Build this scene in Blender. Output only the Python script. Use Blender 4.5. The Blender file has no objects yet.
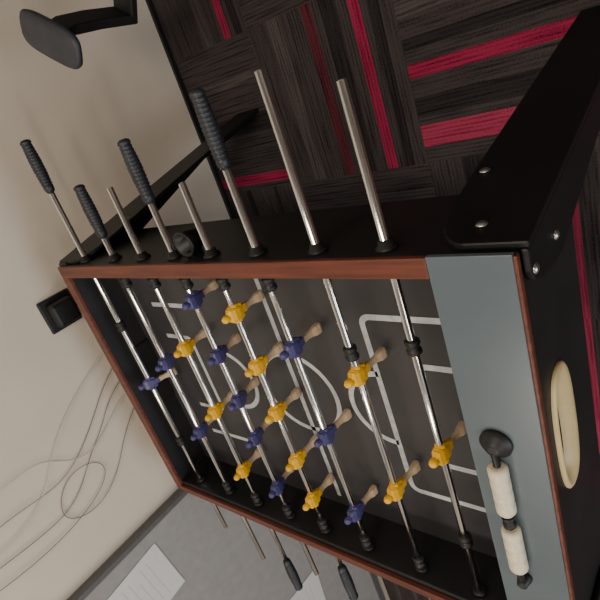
import bpy, bmesh, math, random
from mathutils import Vector, Matrix
random.seed(4)
D = bpy.data
coll = bpy.context.scene.collection

# ---------------------------------------------------------------- materials
def mat(name, col, rough=0.5, metal=0.0, noise=0.0, nscale=40, bump=0.0, spec=0.5, coat=0.0):
    m = D.materials.new(name); m.use_nodes = True
    nt = m.node_tree; b = nt.nodes['Principled BSDF']
    b.inputs['Base Color'].default_value = (*col, 1)
    b.inputs['Roughness'].default_value = rough
    b.inputs['Metallic'].default_value = metal
    b.inputs['Specular IOR Level'].default_value = spec
    b.inputs['Coat Weight'].default_value = coat
    tc = nt.nodes.new('ShaderNodeTexCoord')
    n = nt.nodes.new('ShaderNodeTexNoise'); n.inputs['Scale'].default_value = nscale
    n.inputs['Detail'].default_value = 5
    nt.links.new(tc.outputs['Object'], n.inputs['Vector'])
    if noise > 0:
        r = nt.nodes.new('ShaderNodeValToRGB')
        r.color_ramp.elements[0].position = 0.3; r.color_ramp.elements[1].position = 0.7
        r.color_ramp.elements[0].color = (*[c*(1-noise) for c in col], 1)
        r.color_ramp.elements[1].color = (*[min(1, c*(1+noise)) for c in col], 1)
        nt.links.new(n.outputs['Fac'], r.inputs['Fac'])
        nt.links.new(r.outputs['Color'], b.inputs['Base Color'])
    if bump > 0:
        bp = nt.nodes.new('ShaderNodeBump'); bp.inputs['Strength'].default_value = bump
        bp.inputs['Distance'].default_value = 0.003
        nt.links.new(n.outputs['Fac'], bp.inputs['Height'])
        nt.links.new(bp.outputs['Normal'], b.inputs['Normal'])
    return m

M_black = mat('black_laminate', (0.012, 0.012, 0.013), 0.45, noise=0.3, nscale=8)
M_leg = mat('leg_black', (0.008, 0.008, 0.009), 0.45, noise=0.3, nscale=8, spec=0.35)
M_panel = mat('laminate_painted_sheen', (0.105, 0.135, 0.155), 0.30, noise=0.08, nscale=5)  # blue-grey base colour stands in for window light reflected on the laminate
M_field = mat('field_dark', (0.042, 0.040, 0.044), 0.34, noise=0.2, nscale=4)
M_inner = mat('inner_wall_black', (0.016, 0.016, 0.018), 0.4, noise=0.2, nscale=8)
M_line = mat('field_line_white', (0.50, 0.53, 0.54), 0.5, noise=0.2, nscale=60)
M_chrome = mat('chrome', (0.95, 0.95, 0.95), 0.13, 1.0, noise=0.03, nscale=10)
M_rub = mat('black_rubber', (0.010, 0.010, 0.011), 0.5, noise=0.2, bump=0.1)
M_grip = mat('grip_plastic', (0.022, 0.025, 0.032), 0.42, noise=0.2)
M_yel = mat('yellow_plastic', (0.88, 0.47, 0.010), 0.38, noise=0.08)
M_blue = mat('navy_plastic', (0.058, 0.052, 0.165), 0.35, noise=0.1)
M_foot = mat('tan_foot', (0.56, 0.42, 0.28), 0.45, noise=0.1)
M_cream = mat('cream_plastic', (0.74, 0.66, 0.50), 0.4, noise=0.05)
M_ringc = mat('ring_plastic', (0.70, 0.55, 0.28), 0.4, noise=0.06)
M_bolt = mat('bolt_steel', (0.55, 0.55, 0.56), 0.3, 1.0)
M_wall = mat('wall_paint', (0.74, 0.66, 0.56), 0.8, noise=0.05, nscale=3, bump=0.12)
M_roomw = mat('room_paint', (0.62, 0.55, 0.47), 0.85, noise=0.05, nscale=3)
M_ceil = mat('ceiling_paint', (0.66, 0.64, 0.60), 0.9, noise=0.04, nscale=3)
M_base = mat('baseboard_dark', (0.012, 0.011, 0.012), 0.5, noise=0.2)
M_part = mat('partition_grey', (0.33, 0.325, 0.325), 0.7, noise=0.06, nscale=30)
M_alu = mat('partition_trim', (0.12, 0.12, 0.125), 0.4, noise=0.1)
M_paper = mat('paper_white', (0.72, 0.73, 0.74), 0.7, noise=0.03)
M_ink = mat('paper_rule', (0.50, 0.51, 0.53), 0.7)
M_cab = mat('cable_grey', (0.26, 0.22, 0.19), 0.6, noise=0.1)
M_cab2 = mat('cable_white', (0.62, 0.58, 0.52), 0.6, noise=0.05)
M_chair = mat('chair_fabric', (0.012, 0.012, 0.014), 0.8, noise=0.3, nscale=150, bump=0.4)
M_pad = mat('chair_pad', (0.038, 0.040, 0.050), 0.5, noise=0.15)
M_frame = mat('window_frame', (0.6, 0.6, 0.58), 0.5, noise=0.05)

def wood():
    m = D.materials.new('rim_mahogany'); m.use_nodes = True
    nt = m.node_tree; b = nt.nodes['Principled BSDF']
    tc = nt.nodes.new('ShaderNodeTexCoord'); mp = nt.nodes.new('ShaderNodeMapping')
    mp.inputs['Scale'].default_value = (3, 60, 60)
    n = nt.nodes.new('ShaderNodeTexNoise'); n.inputs['Scale'].default_value = 2; n.inputs['Detail'].default_value = 6
    r = nt.nodes.new('ShaderNodeValToRGB')
    r.color_ramp.elements[0].position = 0.3; r.color_ramp.elements[0].color = (0.080, 0.020, 0.012, 1)
    r.color_ramp.elements[1].position = 0.75; r.color_ramp.elements[1].color = (0.18, 0.048, 0.026, 1)
    nt.links.new(tc.outputs['Object'], mp.inputs['Vector']); nt.links.new(mp.outputs[0], n.inputs['Vector'])
    nt.links.new(n.outputs['Fac'], r.inputs['Fac']); nt.links.new(r.outputs[0], b.inputs['Base Color'])
    b.inputs['Roughness'].default_value = 0.45
    return m
M_wood = wood()

def carpet(name, c1, c2):
    m = D.materials.new(name); m.use_nodes = True
    nt = m.node_tree; b = nt.nodes['Principled BSDF']; b.inputs['Roughness'].default_value = 0.95
    b.inputs['Specular IOR Level'].default_value = 0.1
    uv = nt.nodes.new('ShaderNodeUVMap'); uv.uv_map = 'UVMap'
    mp = nt.nodes.new('ShaderNodeMapping'); mp.inputs['Scale'].default_value = (110, 6, 1)
    n = nt.nodes.new('ShaderNodeTexNoise'); n.inputs['Scale'].default_value = 1.0; n.inputs['Detail'].default_value = 4
    w = nt.nodes.new('ShaderNodeTexWave'); w.inputs['Scale'].default_value = 30; w.inputs['Distortion'].default_value = 1.0
    n2 = nt.nodes.new('ShaderNodeTexNoise'); n2.inputs['Scale'].default_value = 240
    mx = nt.nodes.new('ShaderNodeMath'); mx.operation = 'MULTIPLY_ADD'; mx.inputs[1].default_value = 0.18
    mx2 = nt.nodes.new('ShaderNodeMath'); mx2.operation = 'MULTIPLY_ADD'; mx2.inputs[1].default_value = 0.65
    r = nt.nodes.new('ShaderNodeValToRGB')
    r.color_ramp.elements[0].position = 0.62; r.color_ramp.elements[0].color = (*c1, 1)
    r.color_ramp.elements[1].position = 1.08; r.color_ramp.elements[1].color = (*c2, 1)
    L = nt.links.new
    L(uv.outputs[0], mp.inputs['Vector']); L(mp.outputs[0], n.inputs['Vector'])
    L(uv.outputs[0], w.inputs['Vector']); L(uv.outputs[0], n2.inputs['Vector'])
    L(w.outputs['Fac'], mx.inputs[0]); L(n.outputs['Fac'], mx.inputs[2])
    L(n2.outputs['Fac'], mx2.inputs[0]); L(mx.outputs[0], mx2.inputs[2])
    L(mx2.outputs[0], r.inputs['Fac']); L(r.outputs[0], b.inputs['Base Color'])
    bp = nt.nodes.new('ShaderNodeBump'); bp.inputs['Strength'].default_value = 0.6; bp.inputs['Distance'].default_value = 0.003
    L(mx2.outputs[0], bp.inputs['Height']); L(bp.outputs['Normal'], b.inputs['Normal'])
    return m
C = [carpet('carpet_charcoal', (0.018, 0.014, 0.015), (0.068, 0.056, 0.056)),
     carpet('carpet_black', (0.008, 0.007, 0.007), (0.036, 0.030, 0.030)),
     carpet('carpet_grey', (0.028, 0.023, 0.024), (0.095, 0.080, 0.078)),
     carpet('carpet_crimson', (0.10, 0.005, 0.022), (0.36, 0.026, 0.080)),
     carpet('carpet_pink', (0.15, 0.014, 0.035), (0.40, 0.048, 0.10)),
     carpet('carpet_maroon', (0.035, 0.008, 0.012), (0.12, 0.026, 0.038))]

# ---------------------------------------------------------------- mesh helpers
def finish(bm, name, m, parent=None, smooth=False, bevel=0.0, seg=2):
    me = D.meshes.new(name); bmesh.ops.recalc_face_normals(bm, faces=bm.faces[:]); bm.to_mesh(me); bm.free()
    ms = m if isinstance(m, (list, tuple)) else [m]
    for x in ms: me.materials.append(x)
    o = D.objects.new(name, me); coll.objects.link(o)
    if smooth:
        for p in me.polygons: p.use_smooth = True
    if bevel > 0:
        md = o.modifiers.new('bevel', 'BEVEL'); md.width = bevel; md.segments = seg; md.limit_method = 'ANGLE'
    if parent: o.parent = parent
    return o
def addbox(bm, x0, x1, y0, y1, z0, z1, mi=0):
    vs = [bm.verts.new((x, y, z)) for x in (x0, x1) for y in (y0, y1) for z in (z0, z1)]
    for f in ((0,1,3,2),(4,6,7,5),(0,4,5,1),(2,3,7,6),(0,2,6,4),(1,5,7,3)):
        bm.faces.new([vs[i] for i in f]).material_index = mi
def box(name, x0, x1, y0, y1, z0, z1, m, parent=None, bevel=0.0):
    bm = bmesh.new(); addbox(bm, x0, x1, y0, y1, z0, z1)
    return finish(bm, name, m, parent, bevel=bevel)
def lathe(bm, p0, axis, prof, n=24, mi=0, sx=1.0, sy=1.0):
    a = Vector(axis).normalized(); p0 = Vector(p0)
    u = a.orthogonal().normalized() if abs(a.y) < .9 else Vector((1, 0, 0)); v = a.cross(u)
    rings = []
    for t, r in prof:
        rings.append([bm.verts.new(p0 + a*t + (u*math.cos(2*math.pi*i/n)*sx + v*math.sin(2*math.pi*i/n)*sy)*r) for i in range(n)])
    for A, B in zip(rings, rings[1:]):
        for i in range(n):
            f = bm.faces.new((A[i], A[(i+1)%n], B[(i+1)%n], B[i])); f.smooth = True; f.material_index = mi
    for R in (rings[0], rings[-1]):
        f = bm.faces.new(R); f.material_index = mi
def loft(bm, secs, mi=0):
    rs = [[bm.verts.new(c) for c in s] for s in secs]; n = len(rs[0])
    for A, B in zip(rs, rs[1:]):
        for i in range(n):
            bm.faces.new((A[i], A[(i+1)%n], B[(i+1)%n], B[i])).material_index = mi
    bm.faces.new(rs[0]).material_index = mi; bm.faces.new(rs[-1]).material_index = mi
def empty(name, loc=(0, 0, 0)):
    e = D.objects.new(name, None); e.location = loc; coll.objects.link(e); return e

# ---------------------------------------------------------------- room
WX = -0.81
bm = bmesh.new(); uvl = bm.loops.layers.uv.new('UVMap')
fixed = {
    (1, 2): ('y', [(0.08, .05, 2), (0.215, .035, 5), (0.28, .05, 1), (0.370, .034, 3), (0.43, .03, 1)]),
    (2, 2): ('x', [(0.045, .060, 4), (0.13, .05, 1), (0.230, .036, 3), (0.30, .03, 1), (0.38, .05, 2)]),
    (2, 1): ('y', [(0.10, .06, 1), (0.325, .050, 4), (0.42, .04, 2)]),
    (2, 0): ('y', [(0.10, .06, 1), (0.325, .050, 4), (0.42, .04, 2)]),
    (0, 3): ('y', [(0.395, .032, 3), (0.30, .04, 2), (.45, .03, 1)]),
    (0, 2): ('x', [(0.02, .036, 3), (0.2, .06, 1), (0.36, .03, 2)]),
    (1, 3): ('x', [(0.1, .03, 1), (0.3, .06, 2)]),
    (2, 3): ('y', [(0.1, .03, 1), (0.2, .05, 2), (.3, .05, 1)]),
}
def quad(x0, x1, y0, y1, mi, d, off):
    vs = [bm.verts.new(c) for c in ((x0, y0, 0), (x1, y0, 0), (x1, y1, 0), (x0, y1, 0))]
    f = bm.faces.new(vs); f.material_index = mi
    for l in f.loops:
        c = l.vert.co
        l[uvl].uv = ((c.x, c.y) if d == 'y' else (c.y, c.x)); l[uvl].uv += Vector((off, off))
for i in range(0, 10):
    for j in range(-5, 9):
        x0 = -0.93 + .5*i; y0 = -0.7 + .5*j
        if (i, j) in fixed: d, st = fixed[(i, j)]
        else:
            d = 'x' if (i+j) % 2 == 0 else 'y'
            st = []; p = random.uniform(.02, .1)
            while p < .42:
                w = random.choice((.02, .03, .05)); st.append((p, w, random.choice((1, 2, 3, 5, 1, 2)))); p += w + random.uniform(.04, .16)
        off = random.uniform(0, 9); pos = 0
        for (s, w, mi) in sorted(st) + [(.5, 0, 0)]:
            for (a, b_, mm) in ((pos, s, 0), (s, s+w, mi)):
                if b_ - a < 1e-4: continue
                if d == 'y': quad(x0+a, x0+b_, y0, y0+.5, mm, d, off)
                else: quad(x0, x0+.5, y0+a, y0+b_, mm, d, off)
            pos = s + w
floor = finish(bm, 'floor', C)

box('wall_left', WX-.12, WX, -3.1, 3.7, 0, 2.7, M_wall)
box('baseboard_left', WX, WX+.010, -0.565, 3.6, 0, .022, M_base, bevel=.002)
box('wall_back', WX, 4.0, 3.6, 3.7, 0, 2.7, M_roomw)
box('wall_front', WX, 4.0, -3.1, -3.0, 0, 2.7, M_roomw)
box('ceiling', WX-.12, 4.1, -3.1, 3.7, 2.7, 2.8, M_ceil)
bm = bmesh.new()
addbox(bm, 4.0, 4.1, -3.1, -2.3, 0, 2.7); addbox(bm, 4.0, 4.1, .3, 3.7, 0, 2.7)
addbox(bm, 4.0, 4.1, -2.3, .3, 0, .9); addbox(bm, 4.0, 4.1, -2.3, .3, 2.3, 2.7)
finish(bm, 'wall_right', M_roomw)
bm = bmesh.new()
for y in (-2.3, -1.03, .25): addbox(bm, 4.0, 4.06, y, y+.05, .9, 2.3)
for z in (.9, 2.25): addbox(bm, 4.001, 4.061, -2.3, .3, z, z+.05)
finish(bm, 'window_1', M_frame)

part = empty('office_partition')
box('screen', WX+.006, WX+.036, -2.6, -0.585, 0.04, 1.7, M_part, part, .004)
bm = bmesh.new()
addbox(bm, WX+.002, WX+.040, -0.587, -0.567, 0, 1.72)
addbox(bm, WX+.002, WX+.040, -2.62, -2.6, 0, 1.72)
addbox(bm, WX+.002, WX+.040, -2.6, -.587, 1.7, 1.72)
addbox(bm, WX+.002, WX+.040, -2.6, -.587, 0.0, .04)
finish(bm, 'frame', M_alu, part, bevel=.002)
def paper(name, y0, y1, z0, z1, rot):
    p = empty(name, (WX+.038, (y0+y1)/2, (z0+z1)/2))
    hy, hz = (y1-y0)/2, (z1-z0)/2
    box('sheet', 0, .0012, -hy, hy, -hz, hz, M_paper, p)
    bm = bmesh.new()
    for k in range(9):
        z = hz*.75 - k*hz*.17
        addbox(bm, .0012, .0016, -hy*.75, hy*(.75 if k % 3 else .4), z-.0010, z+.0010)
    finish(bm, 'ruled_lines', M_ink, p)
    p.rotation_euler = (rot, 0, 0)
paper('pinned_paper', -.88, -.65, .90, 1.22, .10)
paper('pinned_paper', -1.68, -1.44, .36, .70, -.1)

# ---------------------------------------------------------------- foosball table
H = 0.82; L2 = .5825; W2 = .394; DP = .24; FD = .12; T = .033
XN = .4685
XF = -.555
tab = empty('foosball_table')
bm = bmesh.new()
addbox(bm, -L2, L2, W2-T, W2, H-DP, H-.008)
addbox(bm, -L2, L2, -W2, -W2+T, H-DP, H-.008)
finish(bm, 'side_boards', M_black, tab, bevel=.002)
RY, RZ, RA, RB = .075, H-.078, .108, .043
bm = bmesh.new()
def stadium(a, b, n=40):
    pts = []
    for k in range(n):
        t = 2*math.pi*k/n; c, s = math.cos(t), math.sin(t)
        e = .75
        pts.append((a*math.copysign(abs(c)**e, c), b*math.copysign(abs(s)**e, s)))
    return pts
n = 40
inn = stadium(RA-.010, RB-.010, n)
y0, y1, z0, z1 = -W2+T-RY, W2-T-RY, (H-DP)-RZ, (H-.008)-RZ
def rectpt(c, s):
    k = min([(y1/c if c > 1e-6 else (y0/c if c < -1e-6 else 1e9)), (z1/s if s > 1e-6 else (z0/s if s < -1e-6 else 1e9))])
    return c*k, s*k
outp = [rectpt(math.cos(2*math.pi*k/n), math.sin(2*math.pi*k/n)) for k in range(n)]
for cy in (y0, y1):
    for cz in (z0, z1):
        k = min(range(n), key=lambda i: (outp[i][0]-cy)**2 + (outp[i][1]-cz)**2); outp[k] = (cy, cz)
for xx in (L2, L2-.015):
    O = [bm.verts.new((xx, RY+p[0], RZ+p[1])) for p in outp]; I = [bm.verts.new((xx, RY+p[0], RZ+p[1])) for p in inn]
    for k in range(n): bm.faces.new((O[k], O[(k+1)%n], I[(k+1)%n], I[k]))
    if xx == L2: I0, O0 = I, O
for k in range(n): bm.faces.new((I0[k], I0[(k+1)%n], I[(k+1)%n], I[k])); bm.faces.new((O0[k], O0[(k+1)%n], O[(k+1)%n], O[k]))
finish(bm, 'end_board_near', M_black, tab)
# ball return cup: oval bezel with a wide dished lower lip
bm = bmesh.new(); secs = []
for (ka, kb, x, dz) in ((-.002, -.002, .0005, 0), (-.002, -.002, .004, 0), (.002, .002, .007, 0), (.009, .008, .006, .001), (.020, .018, .001, .007), (.026, .023, -.008, .010)):
    pts = stadium(RA-ka, RB-kb, n); secs.append([(L2+x, RY+p[0], RZ+p[1]+dz) for p in pts])
rs = [[bm.verts.new(c) for c in s] for s in secs]
for A, B in zip(rs, rs[1:]):
    for i in range(n): bm.faces.new((A[i], A[(i+1)%n], B[(i+1)%n], B[i])).smooth = True
finish(bm, 'ball_return_cup', M_ringc, tab)
bm = bmesh.new()
addbox(bm, XN, XN+.02, -W2+T, W2-T, H-DP, H-.008)
addbox(bm, -L2, XF, -W2+T, W2-T, H-DP, H-.008)
finish(bm, 'end_boards_inner', M_inner, tab)
box('bottom_board', XF, L2-.03, -W2+T, W2-T, H-DP, H-DP+.012, M_black, tab)
box('playing_field', XF, XN, -W2+T, W2-T, H-FD-.012, H-FD, M_field, tab)
bm = bmesh.new()
addbox(bm, -L2, XN, W2-.030, W2+.001, H-.008, H+.002)
addbox(bm, -L2, XN, -W2-.001, -W2+.020, H-.008, H+.002)
addbox(bm, -L2-.002, XF+.001, -W2+.020, W2-.030, H-.008, H+.002)
addbox(bm, L2-.003, L2+.002, -W2, W2, H-.010, H+.001)
finish(bm, 'wood_rim', M_wood, tab, bevel=.0015)
box('end_panel_top', XN, L2-.003, -W2-.002, W2+.002, H-.008, H+.001, M_panel, tab, .0012)
bm = bmesh.new()
for s in (1, -1):
    addbox(bm, -L2-.012, -L2+.03, s*(W2+.008) if s < 0 else W2-.03, -W2+.03 if s < 0 else W2+.008, H-.07, H-.009)
finish(bm, 'corner_cap', M_rub, tab, bevel=.005)
bm = bmesh.new()
addbox(bm, XF, XF+.006, -.10, .10, H-FD, H-FD+.065)
finish(bm, 'goal_opening', M_rub, tab, bevel=.002)
bm = bmesh.new(); zz = H-FD+.0006; lw = .0062
def polyline(pts, w=lw, closed=False):
    P = [Vector((p[0], p[1], zz)) for p in pts]; m = len(P); prev = None; first = None
    for i in range(m):
        a = P[(i-1) % m] if closed or i > 0 else P[i]; b = P[(i+1) % m] if closed or i < m-1 else P[i]
        d = (b-a).normalized(); nn = Vector((-d.y, d.x, 0))*w
        v = (bm.verts.new(P[i]-nn), bm.verts.new(P[i]+nn))
        if prev: bm.faces.new((prev[0], v[0], v[1], prev[1]))
        else: first = v
        prev = v
    if closed: bm.faces.new((prev[0], first[0], first[1], prev[1]))
def arcpts(cx, cy, r, a0, a1, n=36):
    return [(cx+r*math.cos(math.radians(a0+(a1-a0)*k/n)), cy+r*math.sin(math.radians(a0+(a1-a0)*k/n))) for k in range(n+1)]
def boxline(s, xf, hw, xe, r):
    a = [(xe, hw)] + arcpts(xf+r, hw-r, r, 90, 180, 8) + arcpts(xf+r, -hw+r, r, 180, 270, 8) + [(xe, -hw)]
    polyline([(s*p[0], p[1]) for p in a])
polyline([(0, -.33), (0, .33)])
polyline(arcpts(0, 0, .108, 0, 350, 35), closed=True)
for s in (1, -1):
    boxline(s, .238, .22, .44, .018)
    boxline(s, .335, .12, .44, .014)
    polyline([(s*p[0], p[1]) for p in arcpts(.238, 0, .088, 90, 270)])
c0 = [bm.verts.new((.009*math.cos(k*math.pi/8), .009*math.sin(k*math.pi/8), zz+.0003)) for k in range(16)]; bm.faces.new(c0)
finish(bm, 'field_lines', M_line, tab)

# rods
RZc = H-.035
rods = [
 (-.487, .583, -.560, 1, 'b', [.012], [.20, -.20]),
 (-.352, .458, -.640, 1, 'b', [.10, -.13], [.335, -.335]),
 (-.233, .550, -.600, -1, 'y', [.157, -.035, -.236], [.335, -.335]),
 (-.115, .520, -.580, 1, 'b', [.293, .151, .024, -.09, -.255], [.335, -.335]),
 (.003, .531, -.500, -1, 'y', [.267, .137, .013, -.128, -.253], [.335, -.335]),
 (.129, .556, -.560, 1, 'b', [.196, -.021, -.245], [.335, -.335]),
 (.265, .663, -.490, -1, 'y', [.153, -.1275], [.20, -.335]),
 (.392, .620, -.520, -1, 'y', [.007], [.226, -.21]),
]
SC = .88
def figure(bm, x, y, tilt, mi):
    start = len(bm.verts)
    def rect(wx, wy, z, ox=0, c=.3):
        pts = []
        for sx, sy in ((1, 1), (-1, 1), (-1, -1), (1, -1)):
            a, b = (wx*sx, wy*sy*(1-c)), (wx*sx*(1-c), wy*sy)
            pts += [a, b] if sx*sy > 0 else [b, a]
        return [(ox+p[0], p[1], z) for p in pts]
    loft(bm, [rect(.006, .008, .024), rect(.010, .017, .018), rect(.0125, .018, .008), rect(.0120, .015, -.006), rect(.009, .010, -.018), rect(.008, .010, -.030)], mi)
    lathe(bm, (0, 0, .018), (0, 0, 1), [(0, .006), (.004, .0080), (.011, .0095), (.017, .0088), (.022, .005)], 14, mi)
    for s in (1, -1):
        loft(bm, [[(c[0], c[1]+s*.016, c[2]) for c in rect(.006, .004, .014)], [(c[0]+.002, c[1]+s*.0185, c[2]) for c in rect(.006, .004, -.004)], [(c[0]+.003, c[1]+s*.013, c[2]) for c in rect(.005, .004, -.018)]], mi)
    loft(bm, [rect(.0065, .0085, -.028), rect(.005, .007, -.045), rect(.005, .0085, -.058, .001), rect(.008, .0115, -.070, .002), rect(.009, .0120, -.082, .002), rect(.006, .0115, -.088, .002)], 2)
    lathe(bm, (0, -.022, 0), (0, 1, 0), [(0, .0105), (.044, .0105)], 16, mi)
    R = Matrix.Translation((x, y, RZc)) @ Matrix.Rotation(tilt, 4, 'Y') @ Matrix.Scale(SC, 4)
    bm.verts.ensure_lookup_table()
    bmesh.ops.transform(bm, matrix=R, verts=bm.verts[start:])
for k, (x, yt, yb, side, team, pl, bp) in enumerate(rods, 1):
    bm = bmesh.new()
    lathe(bm, (x, yb-.01, RZc), (0, 1, 0), [(0, .0045), (.0015, .0068), (yt-yb+.0185, .0068), (yt-yb+.02, .0045)], 24)
    finish(bm, 'rod_%d' % k, M_chrome, tab)
    bm = bmesh.new()
    for s in (1, -1):
        lathe(bm, (x, s*W2, RZc-.001), (0, s, 0), [(0, .017), (.004, .017), (.006, .0125), (.014, .0115), (.015, .008)], 24)
        lathe(bm, (x, s*(W2-T), RZc-.001), (0, -s, 0), [(0, .014), (.006, .014), (.008, .009)], 20)
    for b in bp:
        lathe(bm, (x, b-.014, RZc), (0, 1, 0), [(0, .009), (.003, .0125), (.009, .0125), (.011, .0105), (.017, .0105), (.019, .0125), (.025, .0125), (.028, .009)], 20)
    finish(bm, 'rod_bushings_%d' % k, M_rub, tab)
    bm = bmesh.new()
    base = yt if side > 0 else yb
    prof = [(-.006, .009), (0, .0115)]
    for q in range(14):
        t = .006 + q*.0075; r = .0122 + .0022*math.sin(math.pi*q/13)
        prof += [(t, r), (t+.0045, r), (t+.0055, r-.0010), (t+.0070, r-.0010)]
    prof += [(.112, .0135), (.118, .0118), (.121, .006)]
    lathe(bm, (x, base, RZc), (0, side, 0), prof, 12)
    finish(bm, 'handle_%d' % k, M_grip, tab)
    bm = bmesh.new()
    tilt = {1: -.5, 2: .1, 3: .05, 4: .12, 5: -.05, 6: -.1, 7: -.12, 8: -.12}[k]
    for j, y in enumerate(pl): figure(bm, x, y, tilt, 0 if team == 'y' else 1)
    finish(bm, 'players_%d' % k, [M_yel, M_blue, M_foot], tab, bevel=.0012)

# legs
def leg(name, sx, sy):
    bm = bmesh.new()
    def P(x, y, d): return (sx*x, sy*y, H-d)
    th = .010; XR = L2+.012
    ny = lambda d: W2 + .002 + .21*max(0, d-.02)
    xl = lambda d: .466 + .024*max(0, (d-.15))/.67
    outl = []
    for a in range(0, 91, 15):
        t = math.radians(a); outl.append((.516-.05*math.sin(t), .105-.09*math.cos(t)))
    left = [(p[0], p[1]) for p in outl] + [(xl(d), d) for d in (.2, .3, .45, .6, .82)]
    right = [(XR, p[1]) for p in outl] + [(XR, d) for d in (.2, .3, .45, .6, .82)]
    ins = [[bm.verts.new(P(x, ny(d), d)) for x, d in left], [bm.verts.new(P(x, ny(d), d)) for x, d in right]]
    out = [[bm.verts.new(P(x, ny(d)+th, d)) for x, d in left], [bm.verts.new(P(x, ny(d)+th, d)) for x, d in right]]
    n = len(left)
    for k in range(n-1):
        bm.faces.new((ins[0][k], ins[1][k], ins[1][k+1], ins[0][k+1]))
        bm.faces.new((out[0][k], out[1][k], out[1][k+1], out[0][k+1]))
        bm.faces.new((ins[0][k], out[0][k], out[0][k+1], ins[0][k+1]))
        bm.faces.new((ins[1][k], out[1][k], out[1][k+1], ins[1][k+1]))
    bm.faces.new((ins[0][0], ins[1][0], out[1][0], out[0][0])); bm.faces.new((ins[0][-1], ins[1][-1], out[1][-1], out[0][-1]))
    iny = lambda d: (.332 + .33*(d-.14)) if d > .14 else .332
    ds = [.012, .022, .05, .08, .14, .2, .3, .45, .6, .82]
    inset = [.036, .018, .006, .002, 0, 0, 0, 0, 0, 0]
    A = [(iny(d)+i if d < .7 else .525, d) for d, i in zip(ds, inset)]
    B = [(ny(d)+.001, d) for d in ds]
    rows = []
    for x in (L2+.0021, L2+.0115):
        rows.append(([bm.verts.new(P(x, y, d)) for y, d in A], [bm.verts.new(P(x, y, d)) for y, d in B]))
    n = len(ds)
    for k in range(n-1):
        for r in rows: bm.faces.new((r[0][k], r[1][k], r[1][k+1], r[0][k+1]))
        for q in (0, 1): bm.faces.new((rows[0][q][k], rows[1][q][k], rows[1][q][k+1], rows[0][q][k+1]))
    for k in (0, -1): bm.faces.new((rows[0][0][k], rows[0][1][k], rows[1][1][k], rows[1][0][k]))
    finish(bm, name, M_leg, tab, bevel=.003)
    bm = bmesh.new()
    for (x, d) in ((.527, .055), (.487, .19)):
        lathe(bm, P(x, ny(d)+th-.001, d), (0, sy, 0), [(0, .0085), (.002, .0085), (.0045, .006), (.0055, .003)], 16)
    for (y, d) in ((.366, .024), (.368, .115)):
        lathe(bm, P(L2+.011, y, d), (sx, 0, 0), [(0, .0075), (.002, .0075), (.0045, .005), (.0055, .0025)], 16)
    finish(bm, name+'_bolts', M_bolt, tab)
for k, (sx, sy) in enumerate(((1, 1), (-1, 1), (1, -1), (-1, -1)), 1): leg('leg_%d' % k, sx, sy)

bm = bmesh.new()
cx, cy, cz = -.055, W2+.030, H-.03
lathe(bm, (cx, cy, cz-.03), (0, 0, 1), [(0, .020), (.03, .026), (.036, .028), (.036, .022), (.008, .016)], 28)
addbox(bm, cx-.012, cx+.012, W2-.001, W2+.012, cz-.025, cz+.0)
finish(bm, 'ball_entry_cup', M_rub, tab)
bm = bmesh.new()
for y in (.09, -.14):
    addbox(bm, -L2-.030, -L2, y-.022, y+.022, H-.055, H-.012)
    addbox(bm, -L2-.045, -L2-.028, y-.012, y+.012, H-.040, H-.014)
finish(bm, 'end_brackets', M_rub, tab, bevel=.004)

bm = bmesh.new(); sxp = .513; zp = H+.001; za = zp+.015
lathe(bm, (sxp, .095, zp), (0, 0, 1), [(0, .024), (.006, .024), (.010, .016), (.018, .012), (.020, .006)], 24)
lathe(bm, (sxp, -.200, zp), (0, 0, 1), [(0, .012), (.004, .012), (.020, .008), (.022, .005)], 20)
lathe(bm, (sxp, .09, za), (0, -1, 0), [(0, .0055), (.29, .0055)], 14)
lathe(bm, (sxp, -.040, za), (0, -1, 0), [(0, .010), (.006, .010), (.008, .007), (.014, .007), (.016, .010), (.022, .010)], 20)
finish(bm, 'scorer_base', M_rub, tab)
bm = bmesh.new()
for y in (.062, -.068):
    prof = [(0, .010)]
    for q in range(4):
        t = .002+q*.0235; prof += [(t, .013), (t+.003, .0150), (t+.018, .0150), (t+.021, .013)]
    prof += [(.098, .010)]
    lathe(bm, (sxp, y, za), (0, -1, 0), prof, 24)
finish(bm, 'scorer_beads', M_cream, tab)

# ---------------------------------------------------------------- cables
def cable(pts, m, par, name, r=.0014):
    cu = D.curves.new(name, 'CURVE'); cu.dimensions = '3D'; cu.bevel_depth = r; cu.bevel_resolution = 2
    sp = cu.splines.new('NURBS'); sp.points.add(len(pts)-1); sp.use_endpoint_u = True; sp.order_u = 4
    for p, c in zip(sp.points, pts): p.co = (WX+.004+random.uniform(0, .01), c[0], c[1], 1)
    cu.materials.append(m); o = D.objects.new(name, cu); coll.objects.link(o); o.parent = par
cb = empty('cable_bundle')
cable([(.05, .60), (-.02, .75), (-.10, .84), (-.18, .93), (-.24, 1.05), (-.20, 1.20), (-.22, 1.4), (-.2, 1.6)], M_cab, cb, 'cable_1')
cable([(-.02, .60), (-.08, .78), (-.16, .84), (-.23, .95), (-.34, 1.04), (-.33, 1.2), (-.28, 1.6)], M_cab, cb, 'cable_2')
cable([(-.1, .6), (-.2, .78), (-.33, .86), (-.40, 1.0), (-.34, 1.12), (-.20, 1.02), (-.26, .88), (-.38, .96), (-.40, 1.3), (-.3, 1.6)], M_cab, cb, 'cable_3')
cable([(-.06, .6), (-.14, .8), (-.22, .88), (-.20, 1.00), (-.10, 1.06), (-.13, 1.2), (-.10, 1.6)], M_cab2, cb, 'cable_4', .0014)
cable([(.1, .6), (.02, .8), (-.06, .95), (-.16, 1.05), (-.26, 1.12), (-.3, 1.3), (-.26, 1.6)], M_cab2, cb, 'cable_5', .0014)
pa = empty('power_adapter')
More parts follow.
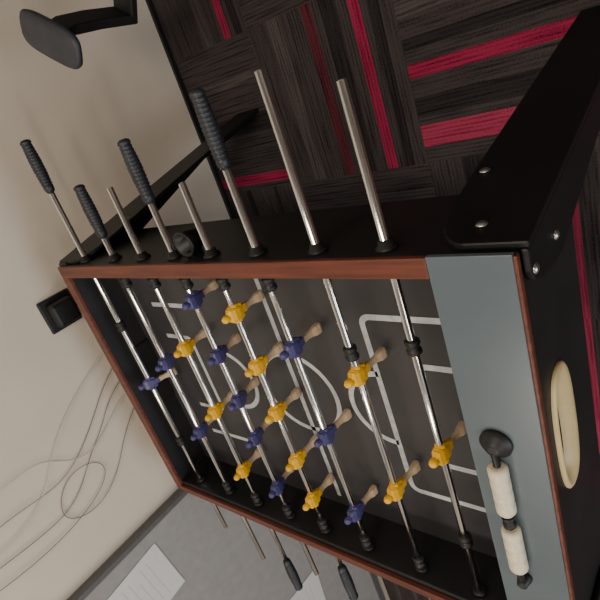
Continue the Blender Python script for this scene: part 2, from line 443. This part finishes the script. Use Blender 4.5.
box('adapter_body', WX+.012, WX+.05, .195, .27, .75, .825, M_rub, pa, .01)
box('socket_plate', WX, WX+.012, .18, .285, .738, .84, M_rub, pa, .004)
bm = bmesh.new(); lathe(bm, (WX+.03, .232, .75), (0, 0, -1), [(0, .007), (.02, .006), (.03, .003)], 14); finish(bm, 'strain_relief', M_rub, pa)

# ---------------------------------------------------------------- office chair
ch = empty('office_chair', (-.21, 1.16, 0))
ch.rotation_euler = (0, 0, math.atan2(-.56, .83))
def superell(a, b, z, n=32, e=.5):
    return [(a*math.copysign(abs(math.cos(2*math.pi*k/n))**e, math.cos(2*math.pi*k/n)), b*math.copysign(abs(math.sin(2*math.pi*k/n))**e, math.sin(2*math.pi*k/n)), z) for k in range(n)]
bm = bmesh.new()
loft(bm, [superell(.20, .20, .41), superell(.235, .235, .425), superell(.245, .24, .46), superell(.23, .225, .49), superell(.17, .17, .50)])
finish(bm, 'seat', M_chair, ch, smooth=True)
bm = bmesh.new()
secs = [[(-.27+c[0]*.12 - (z-.8)*.12, c[1], z) for c in superell(.22, w, 0)] for z, w in ((.60, .12), (.62, .19), (.75, .22), (.95, .20), (1.03, .15), (1.05, .08))]
loft(bm, secs); finish(bm, 'backrest', M_chair, ch, smooth=True)
bm = bmesh.new()
addbox(bm, -.28, -.24, -.03, .03, .42, .70); addbox(bm, -.26, -.1, -.03, .03, .395, .42)
lathe(bm, (0, 0, .07), (0, 0, 1), [(0, .035), (.02, .035), (.02, .025), (.2, .025), (.2, .018), (.34, .018)], 20)
for k in range(5):
    a = 2*math.pi*(k+.5)/5 - .35; c, s = math.cos(a), math.sin(a)
    loft(bm, [[(c*r - s*w*q, s*r + c*w*q, z+zz_) for q, zz_ in ((-1, 0), (1, 0), (1, h), (-1, h))] for r, w, z, h in ((.02, .025, .075, .035), (.27, .015, .058, .022))])
    lathe(bm, (c*.26 - s*.025, s*.26 + c*.025, .03), (s, -c, 0), [(0, .03), (.05, .03)], 18)
finish(bm, 'base', M_rub, ch, bevel=.003)
AY = .345
for nm, s in (('armrest_1', -1), ('armrest_2', 1)):
    bm = bmesh.new()
    path = [(-.055, .40, .036), (-.065, .50, .036), (-.06, .58, .034), (-.03, .630, .036), (-.01, .652, .055)]
    secs = []
    for px, pz, w in path:
        secs.append([(px-w, s*AY-.012, pz), (px+w, s*AY-.012, pz), (px+w, s*AY+.012, pz), (px-w, s*AY+.012, pz)])
    loft(bm, secs)
    addbox(bm, -.09, -.02, min(s*.15, s*(AY+.012)), max(s*.15, s*(AY+.012)), .395, .415)
    finish(bm, nm, M_rub, ch, bevel=.004)
    bm = bmesh.new()
    loft(bm, [[(c[0]-.01, c[1]+s*AY, c[2]) for c in superell(a, b, z, e=.55)] for a, b, z in ((.09, .034, .645), (.100, .042, .650), (.102, .044, .658), (.095, .040, .664), (.065, .022, .666))])
    finish(bm, nm+'_pad', M_pad, ch, smooth=True)

# ---------------------------------------------------------------- lights
w = D.worlds.new('World'); bpy.context.scene.world = w; w.use_nodes = True
w.node_tree.nodes['Background'].inputs[0].default_value = (0.80, 0.88, 1.0, 1)
w.node_tree.nodes['Background'].inputs[1].default_value = 1.0
def area(name, loc, tgt, size, size_y, e, col):
    l = D.lights.new(name, 'AREA'); l.shape = 'RECTANGLE'; l.size = size; l.size_y = size_y; l.energy = e; l.color = col
    o = D.objects.new(name, l); coll.objects.link(o); o.location = loc
    o.rotation_euler = (Vector(tgt)-Vector(loc)).to_track_quat('-Z', 'Y').to_euler()
area('added_ceiling_light', (.5, .9, 2.68), (.5, .9, 0), 1.2, .3, 26, (1.0, .89, .75))  # unseen overhead lamps, added so the chrome rods mirror bright strips
area('added_ceiling_light', (.5, -1.3, 2.68), (.5, -1.3, 0), 1.2, .3, 26, (1.0, .89, .75))
area('added_ceiling_light', (2.6, -.2, 2.68), (2.6, -.2, 0), .3, 1.2, 20, (1.0, .89, .75))
area('window_light', (3.95, -1.0, 1.6), (0, -.6, .9), 2.4, 1.3, 45, (.86, .93, 1.0))

# ---------------------------------------------------------------- camera
cam = D.cameras.new('Camera'); cam.sensor_width = 36; cam.lens = 528/600*36; cam.clip_start = .01
co = D.objects.new('Camera', cam); coll.objects.link(co)
r = Vector((.753, -.309, -.5806)).normalized()
bk = Vector((.657, .392, .6437)); bk = (bk - r*bk.dot(r)).normalized(); up = bk.cross(r)
M = Matrix((r, up, bk)).transposed().to_4x4(); M.translation = (.797, .665, 1.38)
co.matrix_world = M
bpy.context.scene.camera = co
